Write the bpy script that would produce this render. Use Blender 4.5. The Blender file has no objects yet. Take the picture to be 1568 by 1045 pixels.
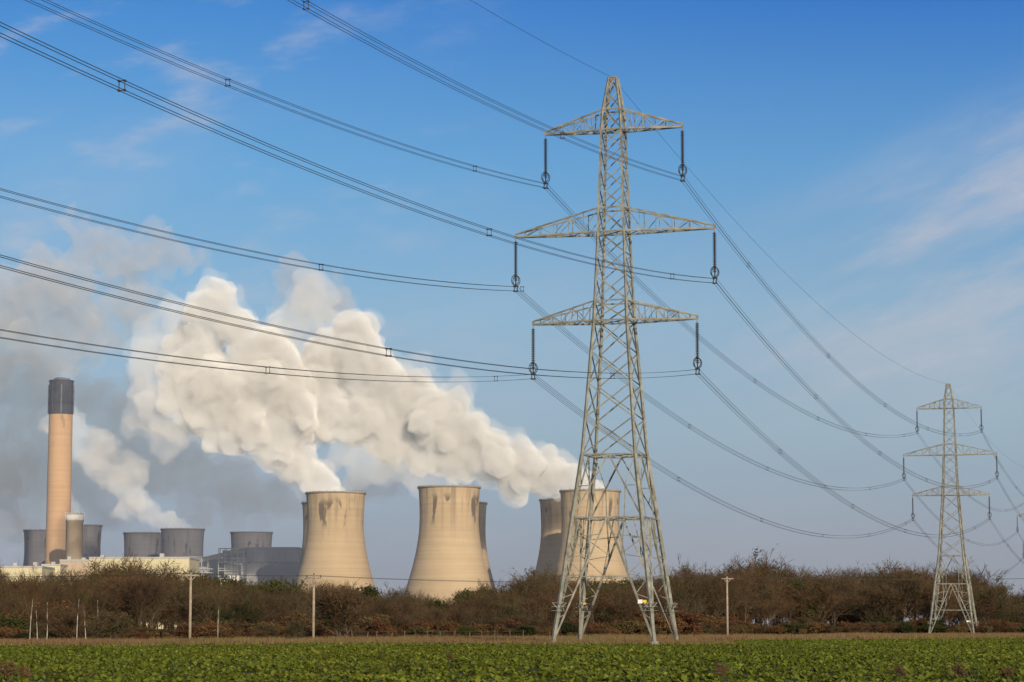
import bpy, math, random, bmesh
from mathutils import Vector, noise, Matrix
random.seed(11)
R=random.random
def U(a,b): return a+(b-a)*random.random()
# ------------------------------------------------------------------ survey helper
F=3700.0; H0=1.6; PITCH=math.atan((960-522.5)/F)
def at(px,py,D):
    u=(px-784)/F; v=(522.5-py)/F
    dx=u; dy=math.cos(PITCH)-v*math.sin(PITCH); dz=math.sin(PITCH)+v*math.cos(PITCH)
    return Vector((dx/dy*D, D, dz/dy*D+H0))
def gx(px,D): return at(px,960,D).x
scene=bpy.context.scene
COL=scene.collection
# ------------------------------------------------------------------ mesh builder
class MB:
    def __init__(s): s.v=[]; s.f=[]; s.m=[]
    def face(s,pts,m=0):
        i=len(s.v); s.v.extend([tuple(p) for p in pts]); s.f.append(tuple(range(i,i+len(pts)))); s.m.append(m)
    def box(s,x0,x1,y0,y1,z0,z1,m=0):
        i=len(s.v)
        s.v+= [(x0,y0,z0),(x1,y0,z0),(x1,y1,z0),(x0,y1,z0),(x0,y0,z1),(x1,y0,z1),(x1,y1,z1),(x0,y1,z1)]
        for f in ((0,3,2,1),(4,5,6,7),(0,1,5,4),(1,2,6,5),(2,3,7,6),(3,0,4,7)):
            s.f.append(tuple(i+k for k in f)); s.m.append(m)
    def tube(s,pts,rad,sides=4,m=0,cap=True):
        pts=[Vector(p) for p in pts]; n=len(pts); base=len(s.v)
        for k,p in enumerate(pts):
            d=(pts[min(k+1,n-1)]-pts[max(k-1,0)])
            if d.length<1e-6: d=Vector((0,0,1))
            d.normalize()
            a=d.cross(Vector((0,0,1)))
            if a.length<0.05: a=d.cross(Vector((1,0,0)))
            a.normalize(); b=d.cross(a)
            r=rad[k] if isinstance(rad,(list,tuple)) else rad
            for j in range(sides):
                t=2*math.pi*(j+.5)/sides
                s.v.append(tuple(p+a*(r*math.cos(t))+b*(r*math.sin(t))))
        for k in range(n-1):
            for j in range(sides):
                j2=(j+1)%sides
                s.f.append((base+k*sides+j,base+k*sides+j2,base+(k+1)*sides+j2,base+(k+1)*sides+j)); s.m.append(m)
        if cap and sides>2:
            s.f.append(tuple(base+j for j in range(sides))[::-1]); s.m.append(m)
            s.f.append(tuple(base+(n-1)*sides+j for j in range(sides))); s.m.append(m)
    def beam(s,a,b,w,m=0): s.tube([a,b],w*0.707,4,m)
    def lathe(s,cx,cy,prof,sides=48,m=0,cap=False):
        base=len(s.v)
        for (r,z) in prof:
            for j in range(sides):
                t=2*math.pi*j/sides
                s.v.append((cx+r*math.cos(t),cy+r*math.sin(t),z))
        for k in range(len(prof)-1):
            for j in range(sides):
                j2=(j+1)%sides
                s.f.append((base+k*sides+j,base+k*sides+j2,base+(k+1)*sides+j2,base+(k+1)*sides+j)); s.m.append(m)
        if cap:
            s.f.append(tuple(base+(len(prof)-1)*sides+j for j in range(sides))); s.m.append(m)
    def mesh(s,name,mats,smooth=False):
        me=bpy.data.meshes.new(name); me.from_pydata(s.v,[],s.f)
        for mt in mats: me.materials.append(mt)
        me.polygons.foreach_set('material_index',s.m)
        me.polygons.foreach_set('use_smooth',[smooth]*len(s.f))
        me.update(); return me
def obj(name,me,loc=(0,0,0),rot=0,scale=1,parent=None):
    o=bpy.data.objects.new(name,me); COL.objects.link(o); o.location=loc
    o.rotation_euler=(0,0,rot)
    o.scale=(scale,)*3 if not isinstance(scale,(tuple,list)) else scale
    if parent: o.parent=parent
    return o
def empty(name,loc=(0,0,0),rot=0):
    o=bpy.data.objects.new(name,None); COL.objects.link(o); o.location=loc; o.rotation_euler=(0,0,rot); o.empty_display_size=.5
    return o
# ------------------------------------------------------------------ materials
class NT:
    def __init__(s,name):
        s.mat=bpy.data.materials.new(name); s.mat.use_nodes=True; s.t=s.mat.node_tree
        s.p=s.t.nodes['Principled BSDF']; s.out=s.t.nodes['Material Output']
    def n(s,typ,**k):
        nd=s.t.nodes.new(typ)
        for a,b in k.items(): setattr(nd,a,b)
        return nd
    def l(s,a,b): s.t.links.new(a,b)
    def noise(s,vec,scale,detail=4,rough=.5):
        nd=s.n('ShaderNodeTexNoise'); nd.inputs['Scale'].default_value=scale; nd.inputs['Detail'].default_value=detail; nd.inputs['Roughness'].default_value=rough
        if vec is not None: s.l(vec,nd.inputs['Vector'])
        return nd.outputs['Fac']
    def coords(s,kind='Object',scale=(1,1,1)):
        tc=s.n('ShaderNodeTexCoord'); mp=s.n('ShaderNodeMapping'); mp.inputs['Scale'].default_value=scale
        s.l(tc.outputs[kind],mp.inputs['Vector']); return mp.outputs[0]
    def ramp(s,fac,stops):
        r=s.n('ShaderNodeValToRGB'); e=r.color_ramp.elements
        while len(e)<len(stops): e.new(.5)
        for i,(p,c) in enumerate(stops):
            e[i].position=p; e[i].color=(*c,1) if len(c)==3 else c
        s.l(fac,r.inputs[0]); return r.outputs[0]
    def math(s,op,a,b=None,clamp=False):
        m=s.n('ShaderNodeMath',operation=op); m.use_clamp=clamp
        for i,x in enumerate((a,b)):
            if x is None: continue
            if isinstance(x,(int,float)): m.inputs[i].default_value=x
            else: s.l(x,m.inputs[i])
        return m.outputs[0]
    def maprange(s,v,a,b,c=0,d=1,smooth=True):
        m=s.n('ShaderNodeMapRange'); m.interpolation_type='SMOOTHSTEP' if smooth else 'LINEAR'
        s.l(v,m.inputs[0])
        for i,x in enumerate((a,b,c,d)): m.inputs[i+1].default_value=x
        return m.outputs[0]
    def mix(s,fac,a,b,blend='MIX'):
        m=s.n('ShaderNodeMix',data_type='RGBA',blend_type=blend)
        if isinstance(fac,(int,float)): m.inputs[0].default_value=fac
        else: s.l(fac,m.inputs[0])
        for i,x in ((6,a),(7,b)):
            if isinstance(x,tuple): m.inputs[i].default_value=(*x,1)
            else: s.l(x,m.inputs[i])
        return m.outputs[2]
    def base(s,c,rough=.8,spec=.2,metal=0):
        if isinstance(c,tuple): s.p.inputs['Base Color'].default_value=(*c,1)
        else: s.l(c,s.p.inputs['Base Color'])
        s.p.inputs['Roughness'].default_value=rough; s.p.inputs['Specular IOR Level'].default_value=spec; s.p.inputs['Metallic'].default_value=metal
        return s.mat
def simple(name,c1,c2,scale=1,rough=.8,spec=.2,metal=0):
    m=NT(name); v=m.coords('Object'); return m.base(m.ramp(m.noise(v,scale,5),[(.3,c1),(.7,c2)]),rough,spec,metal)

M_steel=simple('galvanised_lattice_steel',(.14,.138,.115),(.33,.325,.275),1.3,.55,.3)
M_wire=simple('weathered_conductor',(.035,.035,.04),(.06,.06,.065),2,.6,.2)
M_porc=simple('brown_porcelain_insulator',(.04,.03,.028),(.07,.05,.045),3,.3,.5)
M_yellow=simple('yellow_sign_plate',(.75,.5,.03),(.8,.55,.05),5)
M_white=simple('white_plate',(.7,.7,.68),(.8,.8,.78),5)
M_wood=simple('weathered_pole_wood',(.28,.22,.16),(.42,.35,.27),3,.9)
M_post=simple('old_fence_wood',(.10,.085,.065),(.2,.17,.13),3,.9)

def concrete(name,c_lo,c_hi,stain,hz,streak=1.0):
    m=NT(name); g=m.n('ShaderNodeTexCoord'); sp=m.n('ShaderNodeSeparateXYZ'); m.l(g.outputs['Object'],sp.inputs[0])
    big=m.noise(m.coords('Object',(.03,.03,.03)),1,5,.6)
    c=m.ramp(big,[(.3,c_lo),(.7,c_hi)])
    lift=m.noise(m.coords('Object',(.002,.002,.16)),1.6,3,.7)
    c=m.mix(.32,c,m.ramp(lift,[(.35,tuple(x*.74 for x in c_lo)),(.62,c_hi)]))
    st=m.noise(m.coords('Object',(.22,.22,.012)),1.0,5,.65)
    stm=m.maprange(st,.46,.68)
    topm=m.maprange(sp.outputs[2],hz*.5,hz*1.0)
    fac=m.math('MULTIPLY',m.math('MULTIPLY',stm,topm),.7*streak,True)
    c=m.mix(fac,c,stain)
    pt=m.maprange(m.noise(m.coords('Object',(.11,.11,.035)),1.0,3,.5),.58,.64)
    pm=m.math('MULTIPLY',m.maprange(sp.outputs[2],hz*.70,hz*.80),m.maprange(sp.outputs[2],hz*.97,hz*.9))
    c=m.mix(m.math('MULTIPLY',m.math('MULTIPLY',pt,pm),.85*streak),c,tuple(x*.5 for x in stain))
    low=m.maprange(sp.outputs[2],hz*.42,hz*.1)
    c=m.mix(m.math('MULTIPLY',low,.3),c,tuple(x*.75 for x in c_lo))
    return m.base(c,.92,.1)
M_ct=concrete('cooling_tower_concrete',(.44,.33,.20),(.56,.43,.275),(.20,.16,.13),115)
M_ctd=concrete('shaded_tower_concrete',(.115,.12,.14),(.16,.16,.18),(.08,.08,.09),115)  # plume and cloud shade on the far towers, painted into the base colour
M_ct_rim=simple('tower_rim_concrete',(.26,.22,.18),(.38,.32,.25),.2,.9)
M_ct_in=simple('tower_inner_concrete',(.12,.12,.12),(.18,.17,.16),.05,.9)
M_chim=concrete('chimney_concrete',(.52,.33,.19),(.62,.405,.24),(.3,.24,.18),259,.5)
M_chimtop=simple('chimney_dark_band',(.03,.04,.06),(.065,.075,.10),.1,.8)
M_flue=simple('flue_liner',(.12,.13,.16),(.2,.21,.23),.2,.8)
def cladding(name,c1,c2,sx=.5):
    m=NT(name); v=m.coords('Object'); w=m.n('ShaderNodeTexWave',wave_type='BANDS',bands_direction='X'); w.inputs['Scale'].default_value=sx
    m.l(v,w.inputs['Vector']); a=m.ramp(w.outputs['Fac'],[(.1,c1),(.5,c2)])
    n=m.ramp(m.noise(m.coords('Object',(.05,.05,.2)),1,5),[(.3,c1),(.7,c2)])
    return m.base(m.mix(.5,a,n),.6,.3)
M_cream=cladding('cream_cladding',(.58,.52,.33),(.66,.60,.39),.12)
M_grey=cladding('grey_blue_cladding',(.34,.34,.36),(.42,.41,.43),.12)
M_grey2=cladding('dark_steel_cladding',(.22,.24,.27),(.32,.34,.37),.2)
M_roof=simple('roof_sheet',(.38,.38,.38),(.48,.48,.48),.1)
M_glass=simple('window_glazing',(.22,.23,.25),(.27,.28,.3),.3,.3,.4)
M_beige=simple('absorber_concrete',(.44,.34,.24),(.54,.43,.31),.05)

# ------------------------------------------------------------------ ground
def ground():
    m=NT('rough_ground'); v=m.coords('Object')
    c=m.ramp(m.noise(v,.05,8,.7),[(.3,(.055,.05,.025)),(.5,(.09,.07,.035)),(.7,(.06,.07,.02))])
    mt=m.base(c,.95,.05)
    b=MB(); S=16000
    b.face([(-S,-S/2,0),(S,-S/2,0),(S,S*1.5,0),(-S,S*1.5,0)])
    obj('ground',b.mesh('ground',[mt]))
    m=NT('crop_field_soil'); v=m.coords('Object')
    c=m.ramp(m.noise(m.coords('Object',(1,.35,1)),.6,8,.75),[(.3,(.055,.05,.014)),(.5,(.075,.085,.013)),(.72,(.105,.122,.016))])
    mt=m.base(c,.9,.1)
    b=MB(); b.face([(-400,-300,.004),(500,-300,.004)]+[(gx(px,D),D,.004) for px,D in ((5200,520),(1900,380),(1568,345),(1000,262),(800,232),(0,203),(-2500,190),(-6000,190))])
    obj('crop_field',b.mesh('crop_field',[mt]))
ground()
def field_end(x,D):
    px=784+x/D*F
    pts=[(-3000,195),(0,203),(800,232),(1000,262),(1568,345),(2400,420)]
    for (a,da),(c,dc) in zip(pts,pts[1:]):
        if a<=px<=c: return da+(dc-da)*(px-a)/(c-a)
    return 200
def leafmat(name,stops,big=.03):
    m=NT(name); g=m.n('ShaderNodeNewGeometry')
    n=m.noise(g.outputs['Position'],big,5,.65)
    f=m.math('ADD',m.math('MULTIPLY',g.outputs['Random Per Island'],.5),m.math('MULTIPLY',m.maprange(n,.3,.7,0,1,False),.5))
    c=m.ramp(f,stops); m.base(c,.65,.15)
    return m.mat
M_crop=leafmat('crop_leaves',[(.08,(.10,.07,.02)),(.25,(.062,.075,.011)),(.5,(.098,.122,.012)),(.75,(.14,.165,.018)),(.95,(.25,.23,.05))],.09)
def crop():
    grp=empty('crop_plants')
    pats=[]
    for k in range(5):
        b=MB()
        for i in range(1350):
            x=U(-6.2,6.2); y=U(-6.2,6.2)
            if noise.noise(Vector((x*.9,y*.5,k*9.1)))<-.30: continue
            s=U(.45,1.3)+(.7 if R()<.07 else 0)
            for j in range(5):
                a=U(0,6.28); el=U(.3,1.2); L=U(.10,.2)*s; w=L*.32
                d=Vector((math.cos(a)*math.cos(el),math.sin(a)*math.cos(el),math.sin(el))); q=Vector((-math.sin(a),math.cos(a),0))*w
                p=Vector((x,y,.0))
                tip=p+d*L+Vector((0,0,-.03))
                b.face([p,p+d*L*.6+q,tip,p+d*L*.6-q])
        pats.append(b.mesh('crop_patch',[M_crop]))
    y=46
    while y<345:
        xm=.225*y+14; x=-xm
        while x<xm:
            if y<field_end(x,y)-6:
                obj('crop_patch',random.choice(pats),(x,y,.004),random.choice((0,.5,1,1.5))*math.pi,1,grp)
            x+=12
        y+=12
crop()
# ------------------------------------------------------------------ pylons
LV=[(0,4.55),(11.2,3.15),(16.8,2.42),(28.9,1.52),(37.0,1.2),(46.4,.92),(48.3,.8),(51.3,.34)]
def hw(z):
    for (a,wa),(c,wc) in zip(LV,LV[1:]):
        if a<=z<=c: return wa+(wc-wa)*(z-a)/(c-a)
    return .34
ARMS=[(28.9,30.7,7.6),(37.0,39.2,9.25),(46.4,48.3,6.4)]
INS=4.75
def cor(z):
    w=hw(z); return [Vector((w,w,z)),Vector((-w,w,z)),Vector((-w,-w,z)),Vector((w,-w,z))]
def pylon_meshes():
    b=MB()
    lv=[0,11.2,16.8,20.1,23.2,26.1,28.9,30.7,32.9,35.0,37.0,39.2,41.1,42.9,44.7,46.4,48.3,49.9,51.3]
    for z0,z1 in zip(lv,lv[1:]):
        c0=cor(z0); c1=cor(z1); lw=.28 if z0<16 else (.22 if z0<30 else .17)
        for i in range(4):
            b.beam(c0[i],c1[i],lw)
            j=(i+1)%4
            if z0>=16.8:
                bw=.10 if z0<30 else .085
                b.beam(c0[i],c1[j],bw); b.beam(c0[j],c1[i],bw)
    for z in (11.2,16.8,28.9,30.7,37.0,39.2,46.4,48.3,51.3):
        c=cor(z)
        for i in range(4): b.beam(c[i],c[(i+1)%4],.12)
    for z in (11.2,16.8,28.9,37.0,46.4):
        c=cor(z); b.beam(c[0],c[2],.08); b.beam(c[1],c[3],.08)
        if z<17:
            mids=[(c[i]+c[(i+1)%4])/2 for i in range(4)]
            for i in range(4): b.beam(mids[i],mids[(i+1)%4],.08)
    c0=cor(11.2); c1=cor(16.8)
    for i in range(4):
        j=(i+1)%4; mt=(c1[i]+c1[j])/2; mb=(c0[i]+c0[j])/2
        b.beam(mt,c0[i],.12); b.beam(mt,c0[j],.12)
        for s,e in ((i,mt),(j,mt)):
            h=(c0[s]+mt)/2; lg=(c0[s]+c1[s])/2
            b.beam(h,lg,.075); b.beam(h,c1[s],.075); b.beam(h,c0[s]*.5+mb*.5,.075)
            b.beam(lg,c0[s]*.5+h*.5,.065)
    c0=cor(0.0); c1=cor(11.2)
    for i in range(4):
        j=(i+1)%4; mt=(c1[i]+c1[j])/2
        for s,o in ((i,j),(j,i)):
            foot=c0[s].lerp(c1[s],.03)
            b.beam(mt,foot,.15)
            prev=None
            for k,t in enumerate((.2,.36,.52,.68,.84)):
                dg=foot.lerp(mt,t+.02); lg=c0[s].lerp(c1[s],t)
                b.beam(dg,lg,.075)
                if prev is not None: b.beam(prev,lg,.065)
                prev=dg
            b.beam(foot.lerp(mt,.68),c1[s].lerp(mt,.5),.075)
        a=c0[i].lerp(c1[i],.03).lerp(mt,.52); e=c0[j].lerp(c1[j],.03).lerp(mt,.52)
        b.beam(a,e,.10)
        b.beam(a,c1[i].lerp(c1[j],.35),.07); b.beam(e,c1[i].lerp(c1[j],.65),.07)
    for c in cor(0):
        b.tube([c+Vector((0,0,-.3)),c+Vector((0,0,.35))],[.6,.35],8)
    for z in (3.0,3.35,3.7):
        for c in cor(z):
            o=.5
            q=[c+Vector((sx*o,sy*o,0)) for sx,sy in ((1,1),(-1,1),(-1,-1),(1,-1))]
            for i in range(4): b.beam(q[i],q[(i+1)%4],.035)
            if z==3.7:
                for p in q: b.beam(c+Vector((0,0,-.7)),p,.06)
    z=4.2
    while z<46:
        c=cor(z)[3]; b.beam(c,c+Vector((.28,-.05,0)),.03); z+=.45
    for zl,zu,L in ARMS:
        for s in (1,-1):
            T=Vector((s*L,0,zl)); Tu=Vector((s*L,0,zl+.28))
            wl=hw(zl); wu=hw(zu)
            lo=[Vector((s*wl,wl,zl)),Vector((s*wl,-wl,zl))]; up=[Vector((s*wu,wu,zu)),Vector((s*wu,-wu,zu))]
            for k in (0,1):
                b.beam(T,lo[k],.16); b.beam(Tu,up[k],.12)
            b.beam(T,Tu+Vector((0,0,.05)),.2)
            n=5
            for k in (0,1):
                pl=lo[k]; pu=up[k]
                for i in range(1,n+1):
                    t=i/(n+.6); a=lo[k].lerp(T,t); c=up[k].lerp(Tu,t)
                    b.beam(a,c,.06); b.beam(pu if i%2 else pl, a if i%2 else c,.06)
                    pl=a; pu=c
            for i in range(n):
                t0=i/(n+.6); t1=(i+1)/(n+.6)
                b.beam(lo[i%2].lerp(T,t0),lo[(i+1)%2].lerp(T,t1),.06)
                b.beam(lo[0].lerp(T,t1),lo[1].lerp(T,t1),.06)
    steel=b.mesh('lattice_body',[M_steel])
    b=MB(); h=MB()
    for zl,zu,L in ARMS:
        for s in (1,-1):
            h.tube([(s*L,0,zl),(s*L,0,zl-.35)],.05,6)
            z=zl-.35; prof=[(.04,z)]
            n=22
            for i in range(n):
                z0=zl-.4-i*.165
                prof+=[(.05,z0),(.185,z0-.07),(.17,z0-.10),(.05,z0-.115)]
            prof+=[(.04,zl-4.1)]
            b.lathe(s*L,0,prof,10)
            zb=zl-4.1
            for yy in (-.22,.22):
                ring=[(s*L+.34*math.cos(t*math.pi/8),yy,zb+.12+.46*math.sin(t*math.pi/8)) for t in range(17)]
                h.tube(ring,.04,5,1,cap=False)
            h.tube([(s*L,-.25,zb+.1),(s*L,.25,zb+.1)],.035,5,1)
            h.tube([(s*L,0,zb),(s*L,0,zb-.35)],.06,6,1)
            for zz in (zl-INS+.22,zl-INS-.22):
                h.beam((s*L-.2,0,zz),(s*L+.2,0,zz),.09,1)
                for q in (-.14,.14): h.beam((s*L+q,-.3,zz),(s*L+q,.3,zz),.09,1)
            for q in (-.14,.14): h.beam((s*L+q,0,zl-INS+.3),(s*L+q,0,zl-INS-.3),.07,1)
    ins=b.mesh('insulator_strings',[M_porc]); hw_=h.mesh('suspension_fittings',[M_steel,M_wire])
    b=MB()
    b.box(-.4,.05,-.06,.0,0,.38,0); b.box(.07,.45,-.06,.0,.02,.34,1)
    sign=b.mesh('warning_plates',[M_white,M_yellow])
    return steel,ins,hw_,sign
PY=pylon_meshes()
T1=Vector((gx(943,216),216,0)); T2=Vector((gx(1460,485),485,-1.1)); SP=T2-T1
ANG=math.atan2(SP.x,SP.y); SPh=Vector((SP.x,SP.y,0))
TOW=[T1-SPh,T1,T2,T2+SPh,T2+SPh*2]
for T in (TOW[1],TOW[0],TOW[2],TOW[3],TOW[4]):
    e=empty('electricity_pylon',T,-ANG)
    obj('lattice_body',PY[0],parent=e); obj('insulator_strings',PY[1],parent=e); obj('suspension_fittings',PY[2],parent=e)
    obj('warning_plates',PY[3],(3.4,-4.25,3.6),.1,.9,parent=e); obj('warning_plates',PY[3],(-4.0,4.0,3.6),.1,.5,parent=e)
AX=Vector((math.cos(ANG),-math.sin(ANG),0))
def curve_obj(name,lines,r,mat):
    cu=bpy.data.curves.new(name,'CURVE'); cu.dimensions='3D'; cu.bevel_depth=r; cu.bevel_resolution=1
    for pts in lines:
        sp=cu.splines.new('POLY'); sp.points.add(len(pts)-1)
        for i,p in enumerate(pts): sp.points[i].co=(*p,1)
    cu.materials.append(mat); return obj(name,cu)
def hang(a,b,S,n=56):
    return [a.lerp(b,i/n)-Vector((0,0,4*S*(i/n)*(1-i/n))) for i in range(n+1)]
lines=[];ew=[]
sb=MB()
for ti,(A,B) in enumerate(zip(TOW,TOW[1:])):
    ew.append(hang(A+Vector((0,0,51.3)),B+Vector((0,0,51.3)),7.2 if ti==0 else 5.6))
    for zl,zu,L in ARMS:
        for s in (1,-1):
            S=(8.8 if (zl<40 and not(zl<30 and s<0)) else 8.4) if ti==0 else 8.1
            c0=A+AX*(s*L)+Vector((0,0,zl-INS)); c1=B+AX*(s*L)+Vector((0,0,zl-INS))
            for q in (-.13,.13):
                for w in (-.2,.2):
                    o=AX*q+Vector((0,0,w)); lines.append(hang(c0+o,c1+o,S))
            off={1:.0,-1:.07}[s]+.03*(L-7)
            for k in range(5):
                t=.13+off+.185*k
                c=c0.lerp(c1,t)-Vector((0,0,4*S*t*(1-t)))
                q=[c+AX*a+Vector((0,0,w)) for a,w in ((.13,.2),(-.13,.2),(-.13,-.2),(.13,-.2))]
                for i in range(4):
                    sb.beam(q[i],q[(i+1)%4],.035)
                    d=SPh.normalized()*.08
                    sb.beam(q[i]-d,q[i]+d,.075)
pl=curve_obj('overhead_power_lines',lines,.0165,M_wire)
obj('bundle_spacers',sb.mesh('bundle_spacers',[M_wire]),parent=pl)
curve_obj('earth_wire',ew,.015,M_wire)
# ------------------------------------------------------------------ wooden poles
def pole_mesh(h):
    b=MB(); b.tube([(0,0,-.3),(0,0,h*.5),(0,0,h)],[.15,.135,.11],10)
    b.box(-.8,.8,-.19,-.1,h-.35,h-.22,0)
    for x in (-.7,0,.7):
        z=h-.22 if x else h
        b.lathe(x,-.14 if x else 0,[(.03,z),(.07,z+.06),(.04,z+.1),(.07,z+.14),(.03,z+.22)],8,1,True)
    b.beam((-.5,-.12,h-.3),(0,-.12,h-.85),.06); b.beam((.5,-.12,h-.3),(0,-.12,h-.85),.06)
    return b.mesh('pole',[M_wood,M_porc],True)
tops=[]
for px,py,D in ((-420,868,300),(291,877,236),(480,881,246),(1114,883,310),(1760,880,330)):
    h=at(px,py,D).z; x=gx(px,D)
    obj('wooden_utility_pole',pole_mesh(h),(x,D,0),U(-.2,.2)); tops.append(Vector((x,D-.1,h-.05)))
pl=[]
for a,b in zip(tops,tops[1:]):
    for o in (-.9,0,.9):
        v=Vector((0,o*.4,o*.05)); pl.append(hang(a+v,b+v,(b-a).length*.008,24))
curve_obj('pole_line_wires',pl,.012,M_wire)
# ------------------------------------------------------------------ cooling towers
def ct_mesh(mat):
    b=MB()
    def rr(z):
        return 24.2*math.sqrt(1+((z-90)/(54.5 if z<90 else 80))**2)
    zs=[8+i*(114-8)/40 for i in range(41)]
    b.lathe(0,0,[(rr(z),z) for z in zs],96,0)
    r=rr(114)
    b.lathe(0,0,[(r,114),(r+.9,114.1),(r+.9,115.6),(r-.6,115.6),(r-.6,114)],96,1)
    b.lathe(0,0,[(rr(z)-.6,z) for z in zs[::-1]],96,2)
    n=44
    for i in range(n):
        a=2*math.pi*i/n
        for s in (-.5,.5):
            a2=a+s*2*math.pi/n
            b.beam((rr(0)*math.cos(a),rr(0)*math.sin(a),0),(rr(8)*math.cos(a2),rr(8)*math.sin(a2),8.1),.9,1)
    for i in range(24):
        a=2*math.pi*i/24
        b.beam((r*math.cos(a),r*math.sin(a),115.5),(r*math.cos(a),r*math.sin(a),116.8),.25,1)
    return b.mesh('cooling_tower',[mat,M_ct_rim if mat is M_ct else mat,M_ct_in],True)
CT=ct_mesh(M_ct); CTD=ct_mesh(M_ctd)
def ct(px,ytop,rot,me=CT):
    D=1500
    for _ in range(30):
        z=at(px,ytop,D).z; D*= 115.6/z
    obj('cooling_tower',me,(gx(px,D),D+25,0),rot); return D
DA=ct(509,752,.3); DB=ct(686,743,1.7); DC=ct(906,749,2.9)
ct(500,768,4); ct(702,768,5.1); ct(871,763,.8)
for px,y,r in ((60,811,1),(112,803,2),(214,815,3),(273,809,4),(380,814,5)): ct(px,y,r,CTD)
# ------------------------------------------------------------------ chimney
D=2520; ch=empty('power_station_chimney',(gx(86,D),D,0)); hz=at(88,583,D).z
b=MB(); b.lathe(0,0,[(13.6,0),(13.2,40),(12.6,120),(12.3,hz-36)],48,0)
obj('concrete_shaft',b.mesh('concrete_shaft',[M_chim],True),parent=ch)
b=MB(); b.lathe(0,0,[(12.3,hz-36),(12.5,hz-35.9),(12.5,hz),(11.6,hz),(11.6,hz-8)],48,0)
b.lathe(0,0,[(11.6,hz-3),(0.01,hz-3)],48,0)
for i in range(3):
    a=i*2.094+.5
    b.lathe(4.8*math.cos(a),4.8*math.sin(a),[(4.2,hz-4),(4.2,hz+2.6),(3.6,hz+2.6),(3.6,hz-2)],24,1)
for zz in (hz-1.2,hz-12,hz-24): b.lathe(0,0,[(12.5,zz),(13.2,zz),(13.2,zz+.8),(12.5,zz+.8)],48,0)
for i in range(8):
    a=i*math.pi/4+.2; b.box(12.9*math.cos(a)-.6,12.9*math.cos(a)+.6,12.9*math.sin(a)-.6,12.9*math.sin(a)+.6,hz-35,hz-5,1 if i%3==0 else 0)
obj('dark_cap',b.mesh('dark_cap',[M_chimtop,M_flue],False),parent=ch)
D=2400; hz=at(111,786,D).z; ab=empty('absorber_tower',(gx(111,D),D,0)); b=MB()
b.lathe(0,0,[(8.6,0),(8.4,hz-9),(9.0,hz-8.9),(9.0,hz-1),(8,hz-.9),(8,hz),(0.01,hz)],32,0)
obj('tower_shell',b.mesh('tower_shell',[M_beige],True),parent=ab); b=MB()
b.lathe(0,0,[(9.1,hz-7),(9.2,hz-6.9),(9.2,hz-2),(9.1,hz-1.9)],32,0); 
for i in range(14): b.beam((9.4*math.cos(i*.45),9.4*math.sin(i*.45),hz-8),(9.4*math.cos(i*.45),9.4*math.sin(i*.45),hz+1),.3)
obj('pale_ring',b.mesh('pale_ring',[M_white],True),parent=ab)
# ------------------------------------------------------------------ buildings
def shed(name,px0,px1,ytop,D,depth,mw,win=True):
    x0=gx(px0,D); x1=gx(px1,D); h=at((px0+px1)/2,ytop,D).z; e=empty(name,((x0+x1)/2,D,0)); w=(x1-x0)/2
    b=MB(); b.box(-w,w,0,depth,0,h-1.2,0); obj('walls',b.mesh('walls',[mw]),parent=e)
    b=MB(); b.box(-w-.5,w+.5,-.5,depth+.5,h-1.2,h,0)
    n=int(w/9)+1
    for i in range(n):
        x=-w+(i+.5)*2*w/n
        if R()<.6: b.box(x-1.5,x+1.5,depth*.2,depth*.3,h,h+U(1.5,3.5),0)
    obj('roof',b.mesh('roof',[M_roof]),parent=e)
    b=MB(); k=int(2*w/7)+1
    for i in range(k+1):
        x=-w+i*2*w/k; b.box(x-.25,x+.25,-.35,-.002,0,h-1.3,0)
    obj('wall_ribs',b.mesh('wall_ribs',[mw]),parent=e)
    if win:
        b=MB()
        for z in (h*.55,h*.8):
            for i in range(k):
                x=-w+(i+.5)*2*w/k; b.box(x-2.4,x+2.4,-.12,-.003,z,z+1.6,0)
        b.box(-4,4,-.15,-.003,0,7,0)
        obj('windows_and_door',b.mesh('windows_and_door',[M_glass]),parent=e)
    return e,h,w
shed('cream_storage_building',135,288,853,1800,60,M_cream,win=False)
shed('cream_storage_building',-30,62,867,1800,60,M_cream,win=False)
shed('cream_annex_building',62,90,864,1850,40,M_cream,win=False)
shed('cream_annex_building',90,134,857,1880,40,M_beige,win=False)
shed('boiler_house',376,456,838,2420,60,M_grey)
shed('boiler_house',288,376,856,2440,50,M_grey)
shed('turbine_hall',340,372,843,2380,25,M_grey2)
D=2300; e=empty('coal_conveyor_structure',(gx(330,D),D,0)); b=MB()
def fr(x0,x1,z1,y0=0,y1=12,st=6,nz=6):
    for yy in (y0,y1):
        x=x0
        while x<=x1+.1:
            b.beam((x,yy,0),(x,yy,z1),.7,1); x+=st
        for i in range(1,nz+1):
            z=z1*i/nz; b.beam((x0,yy,z),(x1,yy,z),.6,1)
            if i%2: b.beam((x0,yy,z),(x1,yy,z-z1/nz),.35,1)
fr(-26,-4,at(300,853,D).z); fr(2,26,at(300,840,D).z,nz=8)
for zz in (38,46,54,62): b.box(2,26,-1,13,zz,zz+.8,1)
for zz in (40,52): b.box(-26,-4,-1,13,zz,zz+.8,1)
b.box(8,22,1,11,50,60,0); b.box(-20,-8,1,11,46,58,0); b.box(4,12,-3,0,36,45,2)
g0=Vector((-28,4,at(288,862,D).z)); g1=Vector((28,4,at(375,842,D).z))
b.tube([g0,g1],3.0,4,0)
for x in (13,17,21): b.tube([(x,-4,30),(x,-4,50)],1.6,10,2)
obj('conveyor_gantry',b.mesh('conveyor_gantry',[M_grey2,M_roof,M_white]),parent=e)
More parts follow.
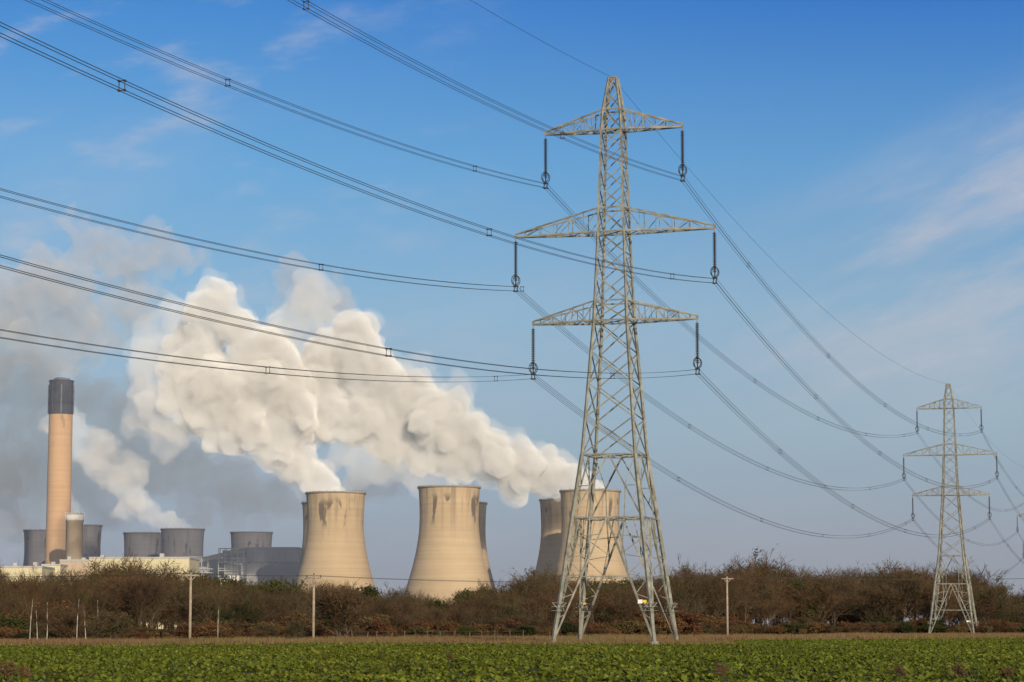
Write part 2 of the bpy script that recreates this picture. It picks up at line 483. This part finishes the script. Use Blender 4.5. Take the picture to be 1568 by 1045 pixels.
# ------------------------------------------------------------------ steam and haze (real participating media)
def steam_mat(name,dens,col,g,absorb=0.0,acol=(0,0,0)):
    m=NT(name); m.t.nodes.remove(m.p)
    v=m.n('ShaderNodeVolumeScatter'); v.inputs['Color'].default_value=(*col,1); v.inputs['Density'].default_value=dens; v.inputs['Anisotropy'].default_value=g
    o=v.outputs[0]
    if absorb:
        a=m.n('ShaderNodeVolumeAbsorption'); a.inputs['Color'].default_value=(*acol,1); a.inputs['Density'].default_value=absorb
        s=m.n('ShaderNodeAddShader'); m.l(o,s.inputs[0]); m.l(a.outputs[0],s.inputs[1]); o=s.outputs[0]
    m.l(o,m.out.inputs['Volume'])
    return m.mat
def drop_islands(me,frac=.02):
    bm=bmesh.new(); bm.from_mesh(me); bm.verts.ensure_lookup_table()
    seen=[False]*len(bm.verts); comps=[]
    for v in bm.verts:
        if seen[v.index]: continue
        st=[v]; seen[v.index]=True; comp=[]
        while st:
            q=st.pop(); comp.append(q)
            for e in q.link_edges:
                o=e.other_vert(q)
                if not seen[o.index]: seen[o.index]=True; st.append(o)
        comps.append(comp)
    big=max(len(c) for c in comps)
    kill=[v for c in comps if len(c)<big*.9 and len(c)<max(frac*len(bm.verts),300) for v in c]
    bmesh.ops.delete(bm,geom=kill,context='VERTS'); bm.to_mesh(me); bm.free(); me.update()
def remesh(me,voxel,it):
    o=bpy.data.objects.new('tmp',me); COL.objects.link(o)
    md=o.modifiers.new('r','REMESH'); md.mode='VOXEL'; md.voxel_size=voxel
    md2=o.modifiers.new('s','SMOOTH'); md2.factor=.5; md2.iterations=it
    dg=bpy.context.evaluated_depsgraph_get(); dg.update()
    me2=bpy.data.meshes.new_from_object(o.evaluated_get(dg))
    bpy.data.objects.remove(o); drop_islands(me2); return me2
def rv(): 
    return Vector((U(-1,1),U(-1,1),U(-1,1)))
def plume(name,chain,D,mat,voxel=1.9,amp=1.0,jit=1.0,sub=7,grow=1.0,ragged=0.0,seed=None):
    if seed is not None: random.seed(seed)
    b=[]
    for (px,py,r,*rest) in chain:
        d=D+(rest[0] if rest else 0)
        c=at(px,py,d); rr=r*d/F
        c.y+=U(-.35,.35)*rr*jit
        b.append((c,rr*.86*grow))
        for k in range(sub):
            v=rv().normalized()
            b.append((c+v*rr*.75*grow,rr*U(.25,.5)))
    bm=bmesh.new()
    for c,r in b:
        bmesh.ops.create_icosphere(bm,subdivisions=3,radius=r,matrix=Matrix.Translation(c))
    me=bpy.data.meshes.new('tmp'); bm.to_mesh(me); bm.free()
    me2=remesh(me,voxel,4)
    nr=[v.normal.copy() for v in me2.vertices]
    for v,n in zip(me2.vertices,nr):
        p=v.co
        q=p+noise.noise_vector(p/24)*9
        d=6*(.55-noise.voronoi(q/30)[0][0])+3.2*(.5-noise.voronoi(q/12)[0][0])+1.5*noise.noise(p/4)+5*noise.noise(p/45)+3*noise.noise(q/14)
        if ragged: d+=ragged*(9*noise.noise(q/18)+5*noise.noise(q/8)+2.5*noise.noise(q/4))
        v.co=p+n*(d*amp)+noise.noise_vector(p/9)*2.2*amp
    if ragged: me2=remesh(me2,voxel,1)
    me2.materials.clear(); me2.materials.append(mat)
    me2.polygons.foreach_set('use_smooth',[True]*len(me2.polygons)); me2.update()
    return obj(name,me2)
S_main=steam_mat('dense_white_steam',.05,(1,1,1),-.58,.05,(.94,.965,.995))
S_halo=steam_mat('steam_fringe',.011,(.96,.95,.95),-.5)
S_soft=steam_mat('thin_steam',.012,(.94,.92,.91),-.45)
S_grey=steam_mat('grey_steam',.0080,(.74,.73,.80),-.05,.0034)
S_drift=steam_mat('drifting_steam',.0105,(.90,.82,.83),-.28,.0016)
DA2=DA+25; DC2=DC+25
CA=[(509,760,23),(497,745,26),(478,730,32),(452,708,38),(422,680,45),(390,650,53),(350,618,62),(312,585,62),(280,580,46),(268,605,30),(300,640,34),(332,668,28),(300,535,48),(322,478,44),(335,450,32),(360,500,42),(395,545,55),(430,595,58),(455,640,46)]
CC=[(906,757,23),(892,748,25),(868,738,30),(838,728,37),(800,716,42),(755,700,48),(710,680,52),(665,648,58),(620,612,58),(580,575,53),(545,545,53),(545,505,38),(500,560,52),(470,600,52),(505,640,50),(560,640,55),(600,670,46),(650,705,34),(700,720,28),(790,748,18)]
plume('steam_plume',CA,DA2,S_main,seed=21)
plume('steam_plume',CC,DC2+60,S_main,seed=22)
plume('steam_plume',CA[2:]+[(240,560,38),(238,610,36),(290,500,38),(262,650,32),(225,590,26)],DA2,S_halo,voxel=2.8,grow=1.12,ragged=1.2,seed=23)
plume('steam_plume',CC[2:]+[(440,520,40),(470,490,40)],DC2+60,S_halo,voxel=2.8,grow=1.12,ragged=1.2,seed=24)
plume('steam_plume',[(686,752,22),(670,738,25),(640,722,32),(600,712,38),(560,705,40),(530,690,38),(440,500,46),(480,460,42),(430,540,48),(240,520,40),(235,580,46),(225,630,42),(250,670,38),(700,600,34),(640,560,34),(270,480,36)],DB+120,S_soft,voxel=3,amp=1.2,ragged=1.0)
plume('steam_plume',[(273,812,18),(258,800,23),(230,785,28),(200,765,34),(180,735,36),(150,700,36),(130,670,32),(95,655,34),(200,720,32)],2900,S_soft,voxel=2.8,amp=1.2,ragged=1.2)
plume('steam_plume',[(112,806,16),(114,775,14),(100,762,18)],2700,S_soft,voxel=2.2)
plume('steam_plume',[(60,740,54),(10,720,66),(-40,700,66),(120,745,48),(180,700,58),(210,640,56),(40,800,34),(0,790,38),(-60,600,76),(40,590,58),(250,720,52),(290,700,55),(340,740,50),(390,755,44),(60,690,54),(430,760,40),(560,740,34),(600,735,30),(150,620,50),(300,780,34),(160,790,34)],3050,S_grey,voxel=4,amp=2.0,ragged=1.3)
plume('steam_plume',[(110,345,22),(140,380,38),(190,400,46),(240,390,38),(100,440,56),(50,480,66),(0,470,62),(-60,500,76),(130,500,54),(200,470,46),(60,420,40),(-20,540,60),(80,540,50),(290,400,26),(460,450,40),(500,455,40)],3150,S_drift,voxel=4,amp=1.8,ragged=1.6)
b=MB(); b.box(-1500,1500,700,3500,.5,330); obj('atmospheric_haze',b.mesh('atmospheric_haze',[steam_mat('thin_haze',.00008,(.84,.88,1),-.1)]))
# ------------------------------------------------------------------ trees
def twmat(name,stops):
    m=NT(name); oi=m.n('ShaderNodeObjectInfo'); 
    g=m.n('ShaderNodeNewGeometry')
    f=m.math('ADD',m.math('MULTIPLY',oi.outputs['Random'],.75),m.math('MULTIPLY',g.outputs['Random Per Island'],.25))
    return m.base(m.ramp(f,stops),.85,.1)
M_bark=twmat('tree_bark',[(.1,(.055,.042,.028)),(.9,(.14,.108,.072))])
M_twig=twmat('bare_twigs',[(.1,(.045,.031,.020)),(.25,(.095,.056,.031)),(.4,(.055,.046,.024)),(.52,(.115,.073,.038)),(.65,(.11,.053,.029)),(.75,(.125,.092,.05)),(.85,(.05,.050,.022)),(.95,(.08,.062,.034))])
M_birch=simple('birch_bark',(.26,.24,.21),(.60,.58,.53),2.5,.8)
M_ivy=twmat('evergreen_leaves',[(.1,(.022,.034,.012)),(.5,(.042,.052,.016)),(.9,(.07,.075,.022))])
M_bramble=twmat('russet_scrub',[(.05,(.07,.045,.023)),(.25,(.165,.064,.032)),(.45,(.10,.076,.028)),(.65,(.185,.080,.038)),(.8,(.17,.12,.05)),(.95,(.07,.078,.024))])
def tree_mesh(seed,kids=(8,7,6,6),trunk=4.5,spread=1.0,lean=0,barkm=M_bark,leaf=0,leafm=M_ivy,stems=1,tw=.05,low=.35,barklev=3,r0=.2):
    random.seed(seed); b=MB()
    def blade(p,d,L,w,m):
        q=d.cross(rv()).normalized()*w
        b.face([p-q,p+q,p+d*L],m)
    def br(p,d,L,r,lev):
        n=3 if lev<2 else 2
        pts=[p]; dirs=[d]; rad=[r]
        for i in range(n):
            d=(d+rv()*(.12+.1*lev)+Vector((0,0,.12 if lev else .05))).normalized()
            p=p+d*(L/n); pts.append(p); rad.append(r*(1-.75*(i+1)/n)); dirs.append(d)
        if lev<3: b.tube(pts,rad,6 if lev==0 else (4 if lev==1 else 3),0 if lev<barklev else 1,False)
        else: blade(pts[0],(pts[-1]-pts[0]).normalized(),L,max(r,.03),1)
        if lev==3:
            for k in range(kids[3]):
                t=U(.15,1); q=pts[0].lerp(pts[-1],t); dd=(d+rv()*.9).normalized()
                blade(q,dd,U(.35,.8),tw*U(.6,1.1)*.5,1)
                if R()<leaf:
                    for _ in range(3):
                        c=q+dd*U(.1,.5)+rv()*.15; a=rv().normalized()*.13; e=a.cross(rv()).normalized()*.09
                        b.face([c-a,c+e,c+a,c-e],2)
            return
        k=kids[lev]
        for i in range(k):
            t=U(low,1) if lev==0 else U(.2,1)
            s=min(int(t*n),n-1); q=pts[s].lerp(pts[s+1],t*n-s)
            side=rv(); side.z*=.3; side.normalize()
            dd=(dirs[s+1]*U(.45,1.0)+side*U(.6,1.0)*spread).normalized()
            br(q,dd,L*U(.5,.72) if lev else L*U(.5,.85)*(1.15-.4*t),max(r*(1-t*.6)*.5,.02),lev+1)
    for s in range(stems):
        d=Vector((U(-1,1)*(lean+.25*(stems>1)),U(-1,1)*(lean+.25*(stems>1)),1)).normalized()
        br(Vector((U(-.3,.3)*(stems>1),U(-.3,.3)*(stems>1),-.1)),d,trunk*U(.9,1.1),r0 if stems==1 else .12,0)
    zz=sorted(v[2] for v in b.v); zs=zz[int(len(zz)*.985)]
    sc=10/zs; b.v=[(x*sc,y*sc,z*sc) for x,y,z in b.v]
    return b.mesh('tree',[barkm,M_twig,leafm])
trees=[tree_mesh(100+i,kids=(10,7,6,6),trunk=6,spread=U(.6,1.0),low=U(.15,.4),r0=.22) for i in range(7)]
trees+=[tree_mesh(150+i,kids=(7,6,6,6),trunk=4.5,spread=.9,low=.2,stems=2) for i in range(3)]
trees+=[tree_mesh(180+i,kids=(7,6,5,5),trunk=7,spread=.6,low=.4,r0=.2) for i in range(2)]
evg=[tree_mesh(300,kids=(10,7,6,5),spread=1.0,leaf=.9,low=.15),tree_mesh(301,kids=(10,7,6,5),trunk=6,spread=.7,leaf=.6,low=.12)]
shrubs=[tree_mesh(400+i,kids=(6,5,5,6),trunk=3,stems=4,spread=1.0,tw=.06,low=.1) for i in range(3)]
shr_r=[tree_mesh(500+i,kids=(5,4,5,5),trunk=2.5,stems=5,spread=1.1,leaf=.6,leafm=M_bramble,tw=.06,low=.1) for i in range(3)]
shr_g=[tree_mesh(550,kids=(5,4,5,5),trunk=2.5,stems=5,spread=1.1,leaf=.8,leafm=M_ivy,tw=.06,low=.1)]
birch=[tree_mesh(600+i,kids=(8,5,5,5),trunk=9,stems=1,lean=.07,spread=.45,barkm=M_birch,low=.4,barklev=1,r0=.22) for i in range(3)]
random.seed(5)
PROF=[(-400,882),(0,873),(100,884),(200,870),(290,884),(400,890),(500,902),(560,907),(650,910),(750,904),(800,892),(850,885),(950,889),(1040,879),(1150,866),(1250,874),(1310,869),(1400,875),(1500,883),(1568,903),(1650,890),(2000,875)]
NEAR=[(-400,250),(0,255),(500,290),(800,330),(1000,385),(1100,450),(1300,505),(2000,520)]
def interp(T,x):
    if x<=T[0][0]: return T[0][1]
    for (a,p),(c,q) in zip(T,T[1:]):
        if x<=c: return p+(q-p)*(x-a)/(c-a)
    return T[-1][1]
belt=empty('woodland_tree_belt')
for row in range(9):
    px=-420+U(0,20)
    while px<2000:
        near=interp(NEAR,px); D=near+row*18+U(-9,9)
        top=interp(PROF,px)+U(-6,18)+(7-row)*2.4+6*math.sin(px*.021)+5*math.sin(px*.057+1)
        if R()<.07: top-=U(4,10)
        if row<3 and R()<.35: top+=U(8,26)
        h=max(at(px,top,D).z,2.5)
        cl=noise.noise(Vector((px*.008,row*.25,7.7)))
        tr=random.choice(evg if R()<.10+cl*.5 else trees)
        w=U(.75,1.25)
        obj('tree',tr,(gx(px,D),D,0),U(0,6.28),(h/10*w,h/10*w,h/10),belt)
        px+=U(2.2,5.6)*h/10*F/D*.74
scrub=empty('woodland_scrub')
for row in range(4):
    px=-420
    while px<2000:
        near=interp(NEAR,px); D=near-24+row*10+U(-6,6)
        pxs=noise.noise(Vector((px*.012,row*.3,3.3)))
        h=(U(.5,1.7)+row*.3)*(1+.9*pxs)*(1.15 if px<1000 else 1.35)
        r=R()
        m=random.choice(shr_g if r<.12+pxs*.3 else (shr_r if r<(.55+pxs*.4+(.2 if 560<px<1050 else 0)) else shrubs))
        w=U(1.2,1.9)
        if D>field_end(gx(px,D),D)+6: obj('shrub',m,(gx(px,D),D,0),U(0,6.28),(h/10*w,h/10*w,h/10),scrub)
        px+=U(1.0,3.4)*F/D
for i,(px,D,h) in enumerate(((46,224,7.0),(58,225,6.4),(72,227,6.8),(118,226,7.0),(132,228,6.4),(150,230,7.2),(334,240,6.2))):
    obj('silver_birch_tree',birch[i%3],(gx(px,D),D,0),i*1.9,(h/10*.6,h/10*.6,h/10))
for px,D,h in ((525,254,5.4),(170,228,2.8),(452,245,2.2),(105,232,2.6),(1000,300,1.8)):
    obj('bare_shrub',random.choice(shrubs),(gx(px,D),D,0),U(0,6),(h/10*1.3,h/10*1.3,h/10))
# dry grass strip
M_dry=leafmat('dry_grass',[(.1,(.09,.065,.035)),(.35,(.17,.085,.045)),(.55,(.21,.15,.07)),(.75,(.11,.11,.032)),(.9,(.19,.16,.07))],.06)
gp=[]
for k in range(3):
    b=MB()
    for i in range(900):
        x=U(-4,4); y=U(-4,4); a=U(0,6.28); L=U(.2,.7); w=U(.02,.045)
        d=Vector((U(-.35,.35),U(-.35,.35),1)).normalized()
        q=Vector((math.cos(a),math.sin(a),0))*w; p=Vector((x,y,0))
        b.face([p-q,p+q,p+d*L])
    gp.append(b.mesh('grass_patch',[M_dry]))
dg=empty('dry_grass')
for i in range(620):
    px=U(-250,1820); D=field_end(gx(px,250),250)
    for _ in range(3): D=field_end(gx(px,D),D)
    far=interp(NEAR,px)
    D=D+2+(far-D+5)*R()**1.5
    s=U(.7,1.15)
    obj('grass_patch',random.choice(gp),(gx(px,D),D,0),U(0,6.28),(s,s,s*U(.4,1.2)),dg)
for i in range(26):
    obj('grass_patch',random.choice(gp),(T1.x+U(-8,7),T1.y+U(-4,7),0),U(0,6.28),U(.6,1.0),dg)
# fence
b=MB()
prev=None
px=540
while px<860:
    D=interp(NEAR,px)-32; x=gx(px,D)
    b.tube([(x,D,0),(x+U(-.12,.12),D,U(.95,1.25))],.05,6)
    if prev:
        for z in (.4,.75,1.05): b.beam((prev[0],prev[1],z),(x,D,z),.012)
    prev=(x,D); px+=U(14,24)
obj('post_and_wire_fence',b.mesh('post_and_wire_fence',[M_post]))
# foreground weeds
wb=tree_mesh(700,kids=(5,4,4,4),trunk=2.5,stems=4,spread=.8,leaf=.35,leafm=M_dry,tw=.05)
for px,D,h in ((14,68,.62),(40,70,.45),(-12,66,.7),(1103,72,.5),(1378,74,.42),(1470,71,.5),(1540,70,.45),(690,110,.4)):
    obj('dead_weed_plant',wb,(gx(px,D),D,0),U(0,6),h/10)
# ------------------------------------------------------------------ light
AZ=math.radians(18); EL=math.radians(17)
sd=Vector((math.sin(AZ)*math.cos(EL),-math.cos(AZ)*math.cos(EL),math.sin(EL)))
L=bpy.data.lights.new('sun','SUN'); L.energy=4.0; L.angle=math.radians(.53); L.color=(1,.845,.64)
o=bpy.data.objects.new('sun',L); COL.objects.link(o); o.rotation_euler=(-sd).to_track_quat('-Z','Y').to_euler()
# ------------------------------------------------------------------ world
w=bpy.data.worlds.new('World'); scene.world=w; w.use_nodes=True; t=w.node_tree
class W(NT):
    def __init__(s): s.t=t
m=W(); bg=t.nodes['Background']; bg.inputs[1].default_value=.1
sky=m.n('ShaderNodeTexSky',sky_type='NISHITA'); sky.sun_disc=False; sky.sun_elevation=EL; sky.sun_rotation=math.pi-AZ
sky.altitude=0; sky.air_density=1.0; sky.dust_density=.6; sky.ozone_density=2.5
tc=m.n('ShaderNodeTexCoord'); sp=m.n('ShaderNodeSeparateXYZ'); m.l(tc.outputs['Generated'],sp.inputs[0])
X,Y,Z=sp.outputs
def lin(r,g,b):
    f=lambda c:((c/255+.055)/1.055)**2.4 if c>10 else c/255/12.92
    return (f(r),f(g),f(b))
zr=m.maprange(Z,0,.4,0,1,False)
right=m.ramp(zr,[(.0,lin(133,138,154)),(.09,lin(139,151,170)),(.2,lin(138,170,192)),(.32,lin(128,172,203)),(.47,lin(88,154,208)),(.63,lin(38,115,198)),(1,lin(26,82,165))])
left=m.ramp(zr,[(.0,lin(133,140,158)),(.09,lin(142,156,177)),(.2,lin(146,176,200)),(.32,lin(130,179,214)),(.47,lin(97,166,219)),(.63,lin(58,135,210)),(1,lin(33,94,176))])
tgt=m.mix(m.maprange(X,-.2,.2),left,right)
sc=m.n('ShaderNodeVectorMath',operation='SCALE'); m.l(tgt,sc.inputs[0]); sc.inputs['Scale'].default_value=10.0
base=m.mix(m.maprange(Y,-.3,.5,0,.94),sky.outputs[0],sc.outputs[0])
mp=m.n('ShaderNodeMapping',vector_type='TEXTURE'); mp.inputs['Rotation'].default_value=(0,math.radians(-20),0); mp.inputs['Scale'].default_value=(.10,.10,.024)
m.l(tc.outputs['Generated'],mp.inputs[0])
n1=m.noise(mp.outputs[0],1.0,10,.66)
c1=m.maprange(n1,.36,.70)
mask=m.math('MULTIPLY',m.maprange(m.math('ADD',X,m.math('MULTIPLY',Z,-.35)),-.01,.13),m.math('MULTIPLY',m.maprange(Z,.06,.13),m.maprange(m.math('ADD',Z,m.math('MULTIPLY',X,-.45)),.14,.09)))
n2=m.maprange(m.noise(mp.outputs[0],.55,3,.5),.3,.62)
fine=m.maprange(m.noise(mp.outputs[0],3.2,8,.7),.4,.65)
ci=m.math('MULTIPLY',mask,m.math('ADD',m.math('MULTIPLY',c1,m.math('ADD',.40,m.math('MULTIPLY',fine,.25))),m.math('MULTIPLY',n2,.30)))
mp2=m.n('ShaderNodeMapping',vector_type='TEXTURE'); mp2.inputs['Rotation'].default_value=(0,math.radians(-8),0); mp2.inputs['Scale'].default_value=(.05,.05,.016); mp2.inputs['Location'].default_value=(.3,0,.1)
m.l(tc.outputs['Generated'],mp2.inputs[0])
c2=m.math('MULTIPLY',m.maprange(m.noise(mp2.outputs[0],1,8,.6),.48,.78),m.maprange(X,.03,-.12))
ci=m.math('ADD',ci,m.math('MULTIPLY',c2,.48),True)
n3=m.maprange(m.noise(mp.outputs[0],.3,6,.55),.45,.8)
ci=m.math('ADD',ci,m.math('MULTIPLY',n3,.18),True)
col=m.mix(ci,base,(5.4,5.4,6.1))
m.l(col,bg.inputs[0])
# ------------------------------------------------------------------ camera
c=bpy.data.cameras.new('camera'); cam=bpy.data.objects.new('camera',c); COL.objects.link(cam)
cam.location=(0,0,H0); cam.rotation_euler=(math.pi/2+PITCH,0,0); c.sensor_width=36; c.lens=F/1568*36; c.clip_start=.5; c.clip_end=60000
scene.camera=cam
scene.view_settings.view_transform='Standard'; scene.view_settings.look='None'; scene.view_settings.exposure=0
